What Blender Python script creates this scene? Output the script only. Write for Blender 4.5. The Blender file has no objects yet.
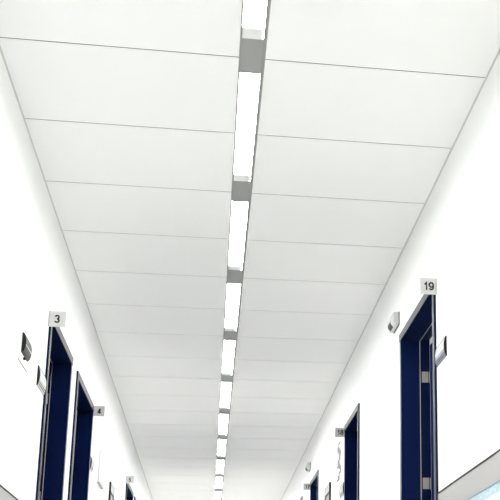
import bpy, bmesh, math, random
from mathutils import Vector, Matrix
random.seed(7)
S = bpy.context.scene
COL = S.collection

# ------------------------------------------------------------------ camera
CAM_Z = 0.66                      # low camera tilted up, an off-centre crop of a wider frame
PITCH, YAW, ROLL = 0.26836, 0.20857, -0.01773
F_PX, CX, CY = 1165.73, 455.80, 330.79
cp, sp = math.cos(PITCH), math.sin(PITCH)
cyw, syw = math.cos(YAW), math.sin(YAW)
cr, sr = math.cos(ROLL), math.sin(ROLL)
Fv = Vector((syw * cp, cyw * cp, sp))
R0 = Vector((cyw, -syw, 0)); U0 = R0.cross(Fv)
Rv = cr * R0 + sr * U0
Uv = -sr * R0 + cr * U0
cam_data = bpy.data.cameras.new('camera')
cam = bpy.data.objects.new('camera', cam_data); COL.objects.link(cam)
cam_data.sensor_width = 36.0
cam_data.lens = F_PX * 36.0 / 500.0
cam_data.shift_x = (250 - CX) / 500.0
cam_data.shift_y = (CY - 250) / 500.0
cam_data.clip_start = 0.02
m = Matrix((Rv, Uv, -Fv)).transposed().to_4x4()
m.translation = Vector((0, 0, CAM_Z))
cam.matrix_world = m
S.camera = cam

# ------------------------------------------------------------------ light and exposure
LAMP = 57.0                       # strip light diffusers
ROOM_FILL = 14.0                   # added unseen panel light that brightens the room behind the open right-hand door
w = bpy.data.worlds.new('world'); S.world = w
w.use_nodes = True
w.node_tree.nodes['Background'].inputs[0].default_value = (0.9, 0.95, 1, 1)
w.node_tree.nodes['Background'].inputs[1].default_value = 0.3
S.view_settings.view_transform = 'Standard'
S.view_settings.look = 'None'
S.view_settings.gamma = 1
S.view_settings.use_curve_mapping = False
S.view_settings.exposure = 0.14
S.cycles.max_bounces = 16
S.cycles.diffuse_bounces = 12

# ------------------------------------------------------------------ materials
def mat(name, col, rough=0.6, metal=0.0, spec=0.5, noise=0.0, nscale=30, bump=0.0, bscale=200, emit=0.0, coat=0.0):
    M = bpy.data.materials.new(name); M.use_nodes = True
    nt = M.node_tree; b = nt.nodes['Principled BSDF']
    b.inputs['Base Color'].default_value = (*col, 1)
    b.inputs['Roughness'].default_value = rough
    b.inputs['Metallic'].default_value = metal
    b.inputs['Specular IOR Level'].default_value = spec
    b.inputs['Coat Weight'].default_value = coat
    tc = nt.nodes.new('ShaderNodeTexCoord')
    if noise:
        n = nt.nodes.new('ShaderNodeTexNoise'); n.inputs['Scale'].default_value = nscale
        nt.links.new(tc.outputs['Object'], n.inputs['Vector'])
        mx = nt.nodes.new('ShaderNodeMix'); mx.data_type = 'RGBA'
        mx.inputs['A'].default_value = (*[c * (1 - noise) for c in col], 1)
        mx.inputs['B'].default_value = (*[min(1, c * (1 + noise)) for c in col], 1)
        nt.links.new(n.outputs['Fac'], mx.inputs['Factor'])
        nt.links.new(mx.outputs['Result'], b.inputs['Base Color'])
    if bump:
        n2 = nt.nodes.new('ShaderNodeTexNoise'); n2.inputs['Scale'].default_value = bscale
        nt.links.new(tc.outputs['Object'], n2.inputs['Vector'])
        bp = nt.nodes.new('ShaderNodeBump'); bp.inputs['Strength'].default_value = bump
        bp.inputs['Distance'].default_value = 0.001
        nt.links.new(n2.outputs['Fac'], bp.inputs['Height'])
        nt.links.new(bp.outputs['Normal'], b.inputs['Normal'])
    if emit:
        b.inputs['Emission Color'].default_value = (1.0, 1.0, 0.985, 1)
        b.inputs['Emission Strength'].default_value = emit
    return M

WALL = mat('wall_paint', (0.90, 0.902, 0.891), 0.7, noise=0.008, nscale=3, bump=0.05)
CEIL = mat('ceiling_panel_paint', (0.90, 0.902, 0.891), 0.8, noise=0.01, nscale=4, bump=0.05)
VOID = mat('ceiling_void', (0.03, 0.03, 0.03), 0.9, noise=0.1)
FLOOR = mat('vinyl_floor', (0.90, 0.90, 0.89), 0.45, noise=0.02, nscale=40)
GREYTRIM = mat('grey_edge_trim', (0.64, 0.64, 0.63), 0.6, noise=0.03)
ALU = mat('aluminium_channel', (0.29, 0.29, 0.28), 0.5, metal=0.3, noise=0.05)
PLATE = mat('grey_blank_plate', (0.31, 0.315, 0.30), 0.6, noise=0.03, nscale=60)
LAMPWHITE = mat('lamp_white', (0.76, 0.76, 0.745), 0.5, noise=0.01)
GLOW = mat('lamp_diffuser', (0.9, 0.9, 0.88), 0.5, noise=0.005, emit=LAMP)
PANELGLOW = mat('added_panel_diffuser', (0.9, 0.9, 0.88), 0.5, noise=0.005, emit=ROOM_FILL)
NAVY = mat('navy_gloss_paint', (0.003, 0.0088, 0.045), 0.3, spec=0.04, noise=0.06, nscale=12)
SHEENFACE = mat('frame_face_sheen_grey', (0.03, 0.032, 0.036), 0.42, spec=0.16, noise=0.06, nscale=12)  # frame paint greyed to carry its grazing sheen
NAVYLEAF = mat('navy_door_leaf', (0.010, 0.017, 0.095), 0.6, spec=0.0, noise=0.06, nscale=12)
SEAL = mat('light_grey_seal', (0.52, 0.50, 0.47), 0.5, noise=0.03)
STEEL = mat('brushed_steel', (0.34, 0.32, 0.30), 0.45, metal=0.4, noise=0.08, nscale=90)
DADO = mat('wall_guard_vinyl', (0.43, 0.425, 0.415), 0.5, noise=0.02, nscale=8)
BLACK = mat('black_plastic', (0.009, 0.009, 0.010), 0.5, spec=0.2, noise=0.1)
SIGN = mat('sign_grey', (0.55, 0.55, 0.535), 0.5, noise=0.01)
INK = mat('sign_ink', (0.008, 0.008, 0.009), 0.6, noise=0.05)
SILVER = mat('nameplate_silver', (0.42, 0.425, 0.42), 0.45, noise=0.03, nscale=50)
BLUEGREY = mat('nameplate_blue_grey', (0.24, 0.255, 0.33), 0.5, noise=0.04, nscale=50)
WHITEPL = mat('white_plastic', (0.84, 0.845, 0.825), 0.45, noise=0.01)
DARKGREY = mat('smoked_grey_plastic', (0.075, 0.075, 0.073), 0.6, spec=0.2, noise=0.05)
MIDGREY = mat('mid_grey_board', (0.34, 0.34, 0.33), 0.5, noise=0.06, nscale=20)
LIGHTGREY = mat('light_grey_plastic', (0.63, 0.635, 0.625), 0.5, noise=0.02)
PAPER = mat('white_paper', (0.86, 0.865, 0.845), 0.7, noise=0.01)
GREYINK = mat('grey_print', (0.05, 0.05, 0.05), 0.7, noise=0.05)
NAVYEDGE = mat('poster_blue_edge', (0.16, 0.20, 0.36), 0.4, noise=0.05)
BASEB = mat('baseboard_grey', (0.18, 0.19, 0.2), 0.5, noise=0.03)
POSTER = mat('poster_gloss', (0.72, 0.82, 0.88), 0.3, noise=0.03, nscale=6)

def speckle():
    M = bpy.data.materials.new('poster_speckled_teal'); M.use_nodes = True
    nt = M.node_tree; b = nt.nodes['Principled BSDF']; b.inputs['Roughness'].default_value = 0.3
    tc = nt.nodes.new('ShaderNodeTexCoord')
    v = nt.nodes.new('ShaderNodeTexVoronoi'); v.inputs['Scale'].default_value = 170
    nt.links.new(tc.outputs['Object'], v.inputs['Vector'])
    cr_ = nt.nodes.new('ShaderNodeValToRGB')
    cr_.color_ramp.elements[0].color = (0.16, 0.42, 0.50, 1)
    cr_.color_ramp.elements[1].color = (0.62, 0.78, 0.82, 1)
    cr_.color_ramp.elements[0].position = 0.2; cr_.color_ramp.elements[1].position = 0.75
    nt.links.new(v.outputs['Distance'], cr_.inputs['Fac'])
    nt.links.new(cr_.outputs['Color'], b.inputs['Base Color'])
    return M
SPECK = speckle()

# ------------------------------------------------------------------ mesh helpers
def box(bm, x0, x1, y0, y1, z0, z1):
    x0, x1 = sorted((x0, x1)); y0, y1 = sorted((y0, y1)); z0, z1 = sorted((z0, z1))
    v = [bm.verts.new((x, y, z)) for x in (x0, x1) for y in (y0, y1) for z in (z0, z1)]
    for f in ((0, 1, 3, 2), (4, 6, 7, 5), (0, 4, 5, 1), (2, 3, 7, 6), (0, 2, 6, 4), (1, 5, 7, 3)):
        bm.faces.new([v[i] for i in f])
    return v

def prism(bm, prof, axis, a, b):
    """closed outline prof [(p, q)] swept along axis 'y' from a to b; p is x and q is z"""
    n = len(prof)
    A = [bm.verts.new((p, a, q)) for p, q in prof]
    B = [bm.verts.new((p, b, q)) for p, q in prof]
    bm.faces.new(A); bm.faces.new(B[::-1])
    for i in range(n):
        bm.faces.new((A[i], B[i], B[(i + 1) % n], A[(i + 1) % n]))

def cyl(bm, c, axis, r, h, n=20):
    M = Matrix.Translation(c) @ axis.to_track_quat('Z', 'Y').to_matrix().to_4x4()
    bmesh.ops.create_cone(bm, cap_ends=True, segments=n, radius1=r, radius2=r, depth=h, matrix=M)

def obj(name, bm, material, parent=None, loc=None, bevel=0.0, smooth=False):
    bmesh.ops.recalc_face_normals(bm, faces=bm.faces)
    me = bpy.data.meshes.new(name); bm.to_mesh(me); bm.free()
    me.materials.append(material)
    o = bpy.data.objects.new(name, me); COL.objects.link(o)
    if parent: o.parent = parent
    if loc: o.location = loc
    if smooth:
        for p in me.polygons: p.use_smooth = True
    if bevel:
        md = o.modifiers.new('bevel', 'BEVEL'); md.width = bevel; md.segments = 2; md.limit_method = 'ANGLE'
    return o

def bx(name, x0, x1, y0, y1, z0, z1, material, parent=None, bevel=0.0):
    bm = bmesh.new(); box(bm, x0, x1, y0, y1, z0, z1)
    return obj(name, bm, material, parent, bevel=bevel)

def struct(o, label=None):
    o['kind'] = 'structure'
    if label: o['label'] = label
    return o

def thing(name, label, cat, loc=(0, 0, 0), group=None):
    o = bpy.data.objects.new(name, None); COL.objects.link(o)
    o.empty_display_size = 0.05
    o.location = loc; o['label'] = label; o['category'] = cat
    if group: o['group'] = group
    return o

def copy_tree(root, loc):
    r = root.copy(); COL.objects.link(r); r.location = loc
    for ch in list(root.children):
        c = ch.copy(); COL.objects.link(c); c.parent = r
        for g in list(ch.children):
            d = g.copy(); COL.objects.link(d); d.parent = c
    return r

# ------------------------------------------------------------------ the corridor shell
XL, XR = -0.732, 0.882
ZC = 2.58
Y0, Y1 = -3.2, 20.6
TH = 0.14                          # partition thickness
P = 0.5985                         # ceiling panel pitch
GY = 3.569                         # one panel joint
CL, CRR = 0.038, 0.110             # light channel, inner faces

# doors: near edge, far edge, top (frame outside), open?
LEFT = [(5.212, 6.085, 2.145, True), (6.340, 7.285, 2.140, False), (10.46, 11.40, 2.15, False), (11.62, 12.52, 2.15, False)]
RIGHT = [(4.557, 5.470, 2.164, True), (7.095, 7.885, 2.163, False), (9.885, 10.655, 2.168, False), (11.62, 12.40, 2.168, False)]

struct(bx('floor', XL - TH, XR + TH, Y0, Y1, -0.1, 0, FLOOR))

def side_wall(name, x0, x1, doors):
    bm = bmesh.new(); y = Y0
    for a, b, t, _ in doors:
        box(bm, x0, x1, y, a, 0, ZC + 0.1); box(bm, x0, x1, a, b, t, ZC + 0.1); y = b
    box(bm, x0, x1, y, Y1, 0, ZC + 0.1)
    return struct(obj(name, bm, WALL))
side_wall('wall_left', XL - TH, XL, LEFT)
side_wall('wall_right', XR, XR + TH, RIGHT)
struct(bx('wall_far', XL, XR, Y1, Y1 + 0.1, 0, ZC + 0.1, WALL))
struct(bx('wall_near', XL, XR, Y0 - 0.1, Y0, 0, ZC + 0.1, WALL))

# ceiling: panels with open joints, and the dark void above them
bm = bmesh.new()
G = 0.006
k0 = math.ceil((Y0 - GY) / P); ys = [Y0] + [GY + k * P for k in range(k0, 60) if GY + k * P < Y1] + [Y1]
for a, b in zip(ys[:-1], ys[1:]):
    for xa, xb in ((XL + 0.006, CL - 0.0038), (CRR + 0.0098, XR - 0.006)):
        box(bm, xa, xb, a + G / 2, b - G / 2, ZC, ZC + 0.0012)
struct(obj('ceiling', bm, CEIL))
bm = bmesh.new()
box(bm, XL, CL - 0.004, Y0, Y1, ZC + 0.0045, ZC + 0.02); box(bm, CRR + 0.007, XR, Y0, Y1, ZC + 0.0045, ZC + 0.02)
box(bm, CL - 0.004, CRR + 0.007, Y0, Y1, ZC + 0.07, ZC + 0.09)
struct(obj('ceiling_void', bm, VOID))
struct(bx('trim_1', XL, XL + 0.006, Y0, Y1, ZC - 0.002, ZC + 0.004, GREYTRIM))
struct(bx('trim_2', XR - 0.006, XR, Y0, Y1, ZC - 0.002, ZC + 0.004, GREYTRIM))
struct(bx('trim_3', CL - 0.004, CL + 0.002, Y0, Y1, ZC - 0.002, ZC + 0.0, ALU))
struct(bx('trim_4', CRR - 0.002, CRR + 0.010, Y0, Y1, ZC - 0.002, ZC + 0.0, ALU))

# wall guard below 1.26 m with a dark capping bead, and baseboards
def runs(doors):
    y = Y0; out = []
    for a, b, t, _ in doors:
        out.append((y, a - 0.001)); y = b + 0.001
    return out + [(y, Y1)]
n = 5
for side, x, s, doors, ZD in (('left', XL, 1, LEFT, 1.252), ('right', XR, -1, RIGHT, 1.269)):
    bm = bmesh.new(); bc = bmesh.new(); bb = bmesh.new()
    for a, b in runs(doors):
        box(bm, x, x + s * 0.003, a, b, 0.1, ZD - 0.006)
        box(bc, x, x + s * 0.0045, a, b, ZD - 0.006, ZD)
        box(bb, x, x + s * 0.012, a, b, 0, 0.1)
    struct(obj('trim_%d' % n, bm, DADO)); struct(obj('trim_%d' % (n + 1), bc, BLACK)); n += 2
    struct(obj('baseboard_' + side, bb, BASEB))

# ------------------------------------------------------------------ ceiling lights and the grey plates between them
CELL = 2 * P
LIGHT_LEN = CELL - 0.234
words = ['topmost', 'second', 'third', 'fourth', 'fifth', 'sixth', 'seventh', 'eighth', 'ninth', 'tenth', 'eleventh', 'twelfth',
         'thirteenth', 'fourteenth', 'fifteenth', 'sixteenth', 'seventeenth']
def light_proto():
    t = thing('ceiling_light', '', 'ceiling light', group='recessed strip lights along the ceiling')
    h = LIGHT_LEN / 2
    w2 = (CRR - CL) / 2
    bm = bmesh.new(); box(bm, -w2, w2, -h + 0.003, h - 0.003, 0.004, 0.008); obj('diffuser', bm, GLOW, t)
    for s in (-1, 1):
        bm = bmesh.new(); box(bm, -w2, w2, s * (h - 0.003), s * h, 0.0, 0.06); obj('end_cap', bm, LAMPWHITE, t)
    bm = bmesh.new(); box(bm, -w2 + 0.001, w2 - 0.005, h - 0.068, h - 0.0035, 0.0005, 0.0038); obj('end_fitting', bm, LAMPWHITE, t)
    bm = bmesh.new(); box(bm, -w2, w2, -h + 0.003, h - 0.003, 0.009, 0.05); obj('housing', bm, ALU, t)
    return t
def plate_proto():
    t = thing('blanking_plate', '', 'plate', group='grey plates between the strip lights')
    w2 = (CRR - CL) / 2
    bm = bmesh.new(); box(bm, -w2, w2, -0.116, 0.116, 0.0, 0.003); obj('face_plate', bm, PLATE, t)
    bm = bmesh.new(); box(bm, -w2 + 0.004, w2 - 0.004, -0.09, 0.09, 0.003, 0.02); obj('bracket', bm, ALU, t)
    return t
lp = pp = None
for k in range(-3, 14):
    yp = GY - 0.012 + k * CELL                 # plate centre; the light k lies before plate k
    yl = yp - CELL / 2
    loc = ((CL + CRR) / 2, yl, ZC)
    if lp is None: lp = L = light_proto(); L.location = loc
    else: L = copy_tree(lp, loc)
    loc = ((CL + CRR) / 2, yp, ZC)
    if pp is None: pp = B = plate_proto(); B.location = loc
    else: B = copy_tree(pp, loc)
    if k >= 0:
        L['label'] = '%s glowing white strip light in the ceiling, counted down from the photo top' % words[k]
        B['label'] = '%s grey plate in the ceiling light line, counted down from the photo top' % words[k]
    else:
        back = ['first', 'second', 'third', 'fourth', 'fifth'][-k - 1]
        L['label'] = '%s strip light out of frame above the topmost visible one' % back
        B['label'] = '%s grey ceiling plate out of frame above the topmost visible one' % back

# ------------------------------------------------------------------ doors
def frame_mesh(x, s, a, b, t, prof, far=True):
    """prof: list of (inset0, inset1, depth0, depth1); an inverted U along the opening; depth runs into the wall"""
    bm = bmesh.new()
    for i0, i1, d0, d1 in prof:
        X0, X1 = x + s * d0, x + s * d1
        box(bm, X0, X1, a + i0, a + i1, 0, t - i1)
        if far: box(bm, X0, X1, b - i1, b - i0, 0, t - i1)
        box(bm, X0, X1, a + i0, b - i0, t - i1, t - i0)
    return bm
def door(num, label, x, s, spec, hz, with_hinges):
    a, b, t, is_open = spec
    d = bpy.data.objects.new('door_%d' % num, None); COL.objects.link(d)
    d['kind'] = 'structure'; d['label'] = label
    d.location = (x, (a + b) / 2, 0)
    inv = Matrix.Translation(-d.location)
    def part(name, bm, m_, bevel=0.0, par=None):
        bmesh.ops.transform(bm, matrix=inv, verts=bm.verts)
        return obj(name, bm, m_, par or d, bevel=bevel)
    part('frame', frame_mesh(x, s, a, b, t, [(0.0, 0.038, -0.0075, 0.085), (0.002, 0.025, 0.085, 0.138)]), NAVY)
    part('sheen_casing', frame_mesh(x, s, a, b, t, [(0.0005, 0.0375, -0.010, -0.008)], far=False), SHEENFACE)  # grey face: grazing sheen painted in on near jamb and head only
    part('seal', frame_mesh(x, s, a, b, t, [(0.025, 0.039, 0.0855, 0.088)]), SEAL)
    if is_open:      # leaf swung back into the room on the far jamb
        bm = bmesh.new(); box(bm, x + s * 0.1385, x + s * (0.1385 + b - a - 0.06), b - 0.065, b - 0.026, 0.01, t - 0.052)
        leaf = part('door_leaf', bm, NAVYLEAF, 0.002)
    else:
        bm = bmesh.new(); box(bm, x + s * 0.0905, x + s * 0.132, a + 0.028, b - 0.028, 0.01, t - 0.029)
        leaf = part('door_leaf', bm, NAVYLEAF, 0.002)
        bm = bmesh.new()
        cyl(bm, Vector((x + s * 0.07, a + 0.10, 1.03)), Vector((1, 0, 0)), 0.010, 0.04)
        box(bm, x + s * 0.042, x + s * 0.056, a + 0.09, a + 0.21, 1.02, 1.04)
        part('handle', bm, STEEL, 0.003, leaf)
    if with_hinges:
        for z in hz:
            bm = bmesh.new()
            box(bm, x + s * 0.097, x + s * 0.128, b - 0.0275, b - 0.0251, z - 0.027, z + 0.027)
            cyl(bm, Vector((x + s * 0.135, b - 0.0255, z)), Vector((0, 0, 1)), 0.004, 0.054, 12)
            part('hinge', bm, STEEL, 0.0008)
    return d
door(1, 'open navy door with grey number 3 sign, nearest on left wall', XL, -1, LEFT[0], (1.925, 1.43, 0.3), True)
door(2, 'navy door beside number 4 sign on left wall', XL, -1, LEFT[1], (), False)
door(3, 'far navy door under number 5 sign on left wall', XL, -1, LEFT[2], (), False)
door(4, 'farthest navy door on left wall, just beyond door 5', XL, -1, LEFT[3], (), False)
door(5, 'open navy door under number 19 sign, nearest on right wall', XR, 1, RIGHT[0], (1.95, 1.432, 0.3), True)
door(6, 'navy door beside number 18 sign on right wall', XR, 1, RIGHT[1], (), False)
door(7, 'far navy door beside number 17 sign on right wall', XR, 1, RIGHT[2], (), False)
door(8, 'farthest navy door on right wall, beyond door 17', XR, 1, RIGHT[3], (), False)

# rooms behind the two open doors
def room(tag, xa, xb, ya, yb):
    lo, hi = min(xa, xb), max(xa, xb)
    struct(bx('floor_room_' + tag, lo, hi, ya, yb, -0.1, 0, FLOOR))
    struct(bx('ceiling_room_' + tag, lo, hi, ya, yb, ZC, ZC + 0.1, CEIL))
    struct(bx('wall_room_%s_near' % tag, lo, hi, ya - 0.1, ya, 0, ZC + 0.1, WALL))
    struct(bx('wall_room_%s_far' % tag, lo, hi, yb, yb + 0.1, 0, ZC + 0.1, WALL))
    o = xb + (0.1 if xb > xa else -0.1)
    struct(bx('wall_room_%s_outer' % tag, xb, o, ya - 0.1, yb + 0.1, 0, ZC + 0.1, WALL))
room('left', XL - TH, XL - TH - 2.6, 4.4, 6.9)
room('right', XR + TH, XR + TH + 2.6, 3.6, 6.2)
def added_panel_light(label, x, y):  # lamp added out of view to light the room and door leaf
    t = thing('added_panel_light', label, 'ceiling light', (x, y, ZC))
    bm = bmesh.new(); box(bm, -0.3, 0.3, -0.3, 0.3, -0.012, -0.002); obj('diffuser', bm, PANELGLOW, t)
    bm = bmesh.new()
    for u0, u1, v0, v1 in ((-0.32, 0.32, -0.32, -0.3), (-0.32, 0.32, 0.3, 0.32), (-0.32, -0.3, -0.3, 0.3), (0.3, 0.32, -0.3, 0.3)):
        box(bm, u0, u1, v0, v1, -0.015, 0)
    obj('rim', bm, LAMPWHITE, t)
added_panel_light('added unseen square white panel light in the room behind the open door 19', XR + TH + 1.3, 4.7)

# ------------------------------------------------------------------ projecting number signs
def arc_pts(cx, cy, rx, ry, a0, a1, n=14):
    return [(cx + rx * math.cos(math.radians(a0 + (a1 - a0) * i / n)), cy + ry * math.sin(math.radians(a0 + (a1 - a0) * i / n))) for i in range(n + 1)]
SW = 0.20          # stroke width of a digit one unit tall; strokes are centre lines
DIGITS = {
    '1': [[(-0.17, 0.70), (-0.02, 0.76), (0.09, 0.93), (0.09, 0.0)]],
    '3': [arc_pts(0, 0.70, 0.21, 0.215, 165, -90) , arc_pts(0, 0.275, 0.235, 0.205, 90, -165)],
    '4': [[(0.30, 0.24), (-0.30, 0.24)], [(-0.24, 0.22), (0.09, 0.92)], [(0.11, 1.0), (0.11, 0.0)]],
    '5': [[(0.23, 0.915), (-0.15, 0.915), (-0.20, 0.48)], arc_pts(-0.01, 0.31, 0.24, 0.235, 135, -160)],
    '7': [[(-0.26, 0.915), (0.23, 0.915), (0.05, 0.55), (-0.06, 0.0)]],
    '8': [arc_pts(0, 0.715, 0.20, 0.20, 0, 360, 22), arc_pts(0, 0.295, 0.24, 0.225, 0, 360, 22)],
    '9': [arc_pts(0.0, 0.65, 0.235, 0.265, 0, 360, 22), arc_pts(-0.01, 0.50, 0.245, 0.42, 20, -22, 8) + arc_pts(0.0, 0.33, 0.225, 0.25, -20, -155, 12)],
}
def text_mesh(s_, size):
    """digits as thin raised lettering standing upright in the x-z plane, facing -y"""
    bm = bmesh.new()
    adv = 0.66
    for k, ch in enumerate(s_):
        ox = (k - (len(s_) - 1) / 2) * adv
        for q, pts in enumerate(DIGITS[ch]):
            offs = []
            for i, p in enumerate(pts):
                a = Vector(pts[max(0, i - 1)]); c = Vector(pts[min(len(pts) - 1, i + 1)]); b_ = Vector(p)
                d1 = (b_ - a).normalized() if i else (c - b_).normalized()
                d2 = (c - b_).normalized() if i < len(pts) - 1 else d1
                n1 = Vector((-d1.y, d1.x)); n2 = Vector((-d2.y, d2.x)); nn = (n1 + n2)
                nn = nn.normalized() if nn.length > 1e-6 else n1
                offs.append((b_, nn * (SW / 2) / max(0.45, nn.dot(n1))))
            for (p0, o0), (p1, o1) in zip(offs[:-1], offs[1:]):
                quad = [p0 + o0, p0 - o0, p1 - o1, p1 + o1]
                f_ = [bm.verts.new(((v.x + ox) * size, -0.0006, (v.y - 0.5) * size)) for v in quad]
                g_ = [bm.verts.new(((v.x + ox) * size, 0.0, (v.y - 0.5) * size)) for v in quad]
                bm.faces.new(f_)
                for i in range(4): bm.faces.new((f_[i], g_[i], g_[(i + 1) % 4], f_[(i + 1) % 4]))
    bmesh.ops.recalc_face_normals(bm, faces=bm.faces)
    me = bpy.data.meshes.new('number'); bm.to_mesh(me); bm.free()
    return me
def number_sign(s, label, x, side, y, ztop, wd, ht, size, dx=0.0):
    """side = +1 projects towards +x"""
    t = thing('number_sign', label, 'sign', (x, y, ztop - ht / 2), 'projecting room number signs')
    bm = bmesh.new(); box(bm, 0, side * wd, -0.002, 0.002, -ht / 2, ht / 2); obj('plate', bm, SIGN, t, bevel=0.0006)
    bm = bmesh.new(); box(bm, 0, side * 0.006, -0.004, -0.002, -ht / 2 + 0.002, ht / 2 - 0.002)
    box(bm, 0, side * 0.006, 0.002, 0.004, -ht / 2 + 0.002, ht / 2 - 0.002); obj('bracket', bm, SILVER, t)
    me = text_mesh(s, size); me.materials.append(INK)
    o = bpy.data.objects.new('number', me); COL.objects.link(o); o.parent = t
    o.location = (side * wd / 2 + dx, -0.0026, 0)
number_sign('3', 'grey projecting sign reading 3 above the nearest left door', XL, 1, 5.185, 2.137, 0.072, 0.071, 0.036)
number_sign('4', 'grey projecting sign reading 4 at the far edge of a left door', XL, 1, 7.305, 2.147, 0.069, 0.063, 0.033, 0.004)
number_sign('5', 'small distant sign reading 5 above a far left door', XL, 1, 10.43, 2.172, 0.066, 0.062, 0.032)
number_sign('19', 'pale projecting sign reading 19 above the nearest right door', XR, -1, 4.535, 2.157, 0.070, 0.070, 0.035)
number_sign('18', 'grey projecting sign reading 18 at far edge of a right door', XR, -1, 7.905, 2.158, 0.068, 0.065, 0.035)
number_sign('17', 'small distant projecting sign reading 17 at a far right door', XR, -1, 10.675, 2.158, 0.065, 0.058, 0.033)

# ------------------------------------------------------------------ curved name plates beside the doors
def nameplate(label, x, s, ya, yb, z0, z1, lower=SILVER):
    """s = direction from the wall into the corridor"""
    t = thing('name_plate', label, 'name plate', (x, ya, (z0 + z1) / 2), 'curved name plates beside the doors')
    h = (z1 - z0) / 2; L = yb - ya
    def arc(q0, q1, dmin, dmax, n=8):
        pts = []
        for i in range(n + 1):
            q = q0 + (q1 - q0) * i / n
            pts.append((s * (dmin + (dmax - dmin) * (1 - (q / h) ** 2)), q))
        return pts
    for y0_, y1_ in ((0, 0.004), (L - 0.004, L)):
        bm = bmesh.new(); prism(bm, [(0, h)] + arc(h, -h, 0.004, 0.0125) + [(0, -h)], 'y', y0_, y1_); obj('end_cap', bm, BLACK, t)
    bm = bmesh.new(); prism(bm, [(0, h * 0.96)] + arc(h * 0.96, 0.0, 0.003, 0.0115) + [(0, 0.0)], 'y', 0.004, L - 0.004); obj('upper_face', bm, SILVER, t)
    bm = bmesh.new(); prism(bm, [(0, -h * 0.12)] + arc(-h * 0.12, -h * 0.96, 0.003, 0.0115) + [(0, -h * 0.96)], 'y', 0.004, L - 0.004); obj('lower_face', bm, lower, t)
    bm = bmesh.new(); prism(bm, [(0, 0.0)] + arc(0.0, -h * 0.12, 0.003, 0.0105, 2) + [(0, -h * 0.12)], 'y', 0.004, L - 0.004); obj('divider', bm, WHITEPL, t)
    for q in (h * 0.93, -h * 0.55, -h * 0.75):
        bm = bmesh.new()
        d_ = 0.003 + 0.0085 * (1 - (q / h) ** 2)
        box(bm, 0.001 * s, s * (d_ + 0.0012), 0.004, L - 0.004, q - 0.0012, q + 0.0012)
        obj('groove', bm, DARKGREY, t)
    return t
nameplate('silver curved name plate with black end beside door 3', XL, 1, 4.985, 5.195, 1.758, 1.843)
nameplate('silver and blue-grey curved name plate beside door 19', XR, -1, 4.342, 4.535, 1.778, 1.860, BLUEGREY)
nameplate('curved name plate on the far side of door 4', XL, 1, 7.325, 7.44, 1.762, 1.842)
nameplate('curved name plate on the far side of door 18', XR, -1, 7.915, 8.13, 1.70, 1.79)

# ------------------------------------------------------------------ control panel on the left wall
t = thing('control_panel', 'white wall panel with dark grey cover nearest on left wall', 'control panel', (XL, 4.61, 1.823))
bm = bmesh.new(); box(bm, 0, 0.003, -0.125, 0.085, -0.075, 0.082); obj('back_plate', bm, WHITEPL, t)
bm = bmesh.new(); box(bm, 0, 0.004, -0.125, 0.085, -0.078, -0.075); obj('plate_shadow_line', bm, MIDGREY, t)  # grey colour stands in for the shadow line under the plate
hh = 0.040
prof = [(0.003, hh)] + [(0.003 + 0.015 * (1 - (q / hh) ** 2) ** 0.5, q) for q in [hh * (1 - 2 * i / 14) for i in range(1, 14)]] + [(0.003, -hh)]
bm = bmesh.new(); prism(bm, prof, 'y', -0.08, 0.075); obj('cover', bm, DARKGREY, t)
bm = bmesh.new(); prism(bm, [(p_ + (0.0006 if p_ > 0.0031 else 0), q) for p_, q in prof], 'y', -0.084, -0.079); obj('end_cap', bm, BLACK, t)
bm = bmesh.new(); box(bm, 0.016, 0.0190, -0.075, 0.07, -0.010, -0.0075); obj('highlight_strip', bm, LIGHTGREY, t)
bm = bmesh.new(); cyl(bm, Vector((0.007, -0.02, -0.050)), Vector((1, 0, 0)), 0.006, 0.010); obj('button', bm, BLACK, t)

# ------------------------------------------------------------------ sensors high on the right wall
def sensor(label, y, z):
    t = thing('wall_sensor', label, 'sensor', (XR, y, z), 'white sensor boxes high on the right wall')
    bm = bmesh.new(); box(bm, -0.004, 0, -0.002, 0.172, -0.033, 0.033); obj('back_plate', bm, DARKGREY, t)
    bm = bmesh.new(); prism(bm, [(-0.004, 0.032), (-0.028, 0.032), (-0.036, 0.022), (-0.036, -0.014), (-0.022, -0.032), (-0.004, -0.032)], 'y', 0, 0.17)
    obj('housing', bm, LIGHTGREY, t, bevel=0.003)
    bm = bmesh.new(); prism(bm, [(-0.034, 0.0), (-0.0385, -0.004), (-0.0385, -0.016), (-0.026, -0.031), (-0.02, -0.031), (-0.02, 0.0)], 'y', 0.06, 0.14)
    obj('lens', bm, DARKGREY, t, bevel=0.002)
    bm = bmesh.new()
    for x_ in (-0.012, -0.018, -0.024): box(bm, x_ - 0.0008, x_ + 0.0008, -0.001, 0, -0.022, 0.026)
    obj('vent', bm, MIDGREY, t)
sensor('white sensor box high on wall left of the number 19 door', 5.515, 2.265)
sensor('small distant white sensor box above the number 17 sign', 10.71, 2.33)

# ------------------------------------------------------------------ white panel on the left wall past door 4
t = thing('notice_holder', 'plain white wall panel between doors 4 and 5', 'panel', (XL, 7.88, 1.866))
bm = bmesh.new(); box(bm, 0, 0.010, 0, 0.31, -0.104, 0.104); obj('panel', bm, LIGHTGREY, t, bevel=0.002)
bm = bmesh.new(); box(bm, 0, 0.014, 0, 0.31, -0.110, -0.104); obj('bottom_shadow_strip', bm, MIDGREY, t)  # mid-grey strip paints the shadow along the panel bottom
bm = bmesh.new(); box(bm, 0, 0.013, 0.0, 0.31, 0.104, 0.108); obj('top_rail', bm, LIGHTGREY, t)

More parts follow.
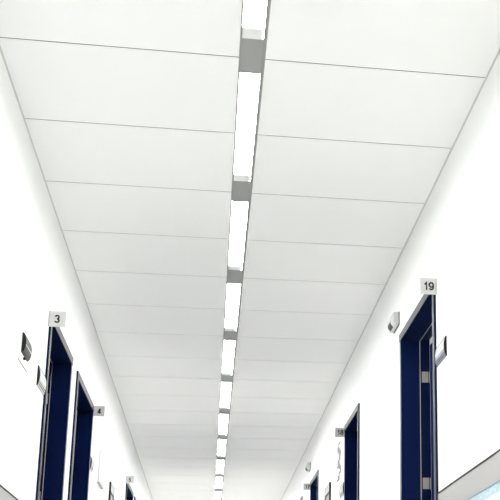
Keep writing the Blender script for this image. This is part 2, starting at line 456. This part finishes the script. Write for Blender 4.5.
# ------------------------------------------------------------------ framed boards
def board(label, x, s, ya, yb, ztop):
    t = thing('notice_board', label, 'notice board', (x, ya, ztop - 0.3), 'framed boards further down the corridor')
    L = yb - ya
    bm = bmesh.new(); box(bm, 0, s * 0.006, 0.01, L - 0.01, -0.29, 0.29); obj('backing', bm, MIDGREY, t)
    bm = bmesh.new()
    box(bm, 0, s * 0.014, 0, 0.012, -0.3, 0.3); box(bm, 0, s * 0.014, L - 0.012, L, -0.3, 0.3)
    box(bm, 0, s * 0.014, 0.012, L - 0.012, -0.3, -0.288)
    obj('frame', bm, BLACK, t, bevel=0.001)
    bm = bmesh.new(); box(bm, 0, s * 0.012, 0.012, L - 0.012, 0.235, 0.3); obj('header', bm, SILVER, t)
    bm = bmesh.new(); box(bm, 0.001 * s, s * 0.0125, 0.012, L - 0.012, 0.222, 0.235); obj('header_edge', bm, DARKGREY, t)
board('grey framed board on left wall below number 5 sign', XL, 1, 8.79, 9.10, 1.893)
board('grey framed board on right wall between doors 18 and 17', XR, -1, 8.83, 9.19, 1.915)

# ------------------------------------------------------------------ printed notice beside door 18
t = thing('paper_notice', 'white sheet with a column of dark print under sign 18', 'notice', (XR, 8.10, 1.98))
bm = bmesh.new(); box(bm, -0.002, 0, 0, 0.32, -0.15, 0.15); sh = obj('sheet', bm, PAPER, t)
bm = bmesh.new()
for i in range(14):
    z = 0.128 - i * 0.0195
    c = 0.14 + 0.10 * math.sin(i * 1.1) * (0.4 + 0.6 * random.random())
    L = random.uniform(0.12, 0.2)
    a = max(0.015, c - L / 2); b = min(0.305, c + L / 2)
    v = box(bm, -0.0032, -0.0021, a, b, z - 0.007, z + 0.006)
obj('print', bm, GREYINK, t)

# ------------------------------------------------------------------ blue edged poster at the right edge of the photo
t = thing('poster', 'glossy pale blue poster with speckled teal border on right wall guard', 'poster', (XR - 0.003, 3.2, 0.85))
ya, yb, za, zb = -0.75, 0.86, -0.45, 0.32
bm = bmesh.new(); box(bm, -0.004, 0, ya, yb, za, zb); obj('sheet', bm, POSTER, t)
def ring(o_, i_, d):
    bm = bmesh.new()
    box(bm, -d, -0.004, ya + o_, yb - o_, zb - i_, zb - o_); box(bm, -d, -0.004, ya + o_, yb - o_, za + o_, za + i_)
    box(bm, -d, -0.004, ya + o_, ya + i_, za + i_, zb - i_); box(bm, -d, -0.004, yb - i_, yb - o_, za + i_, zb - i_)
    return bm
obj('border', ring(0.003, 0.032, 0.0048), SPECK, t)
obj('edge_strip', ring(0.0, 0.003, 0.006), NAVYEDGE, t)
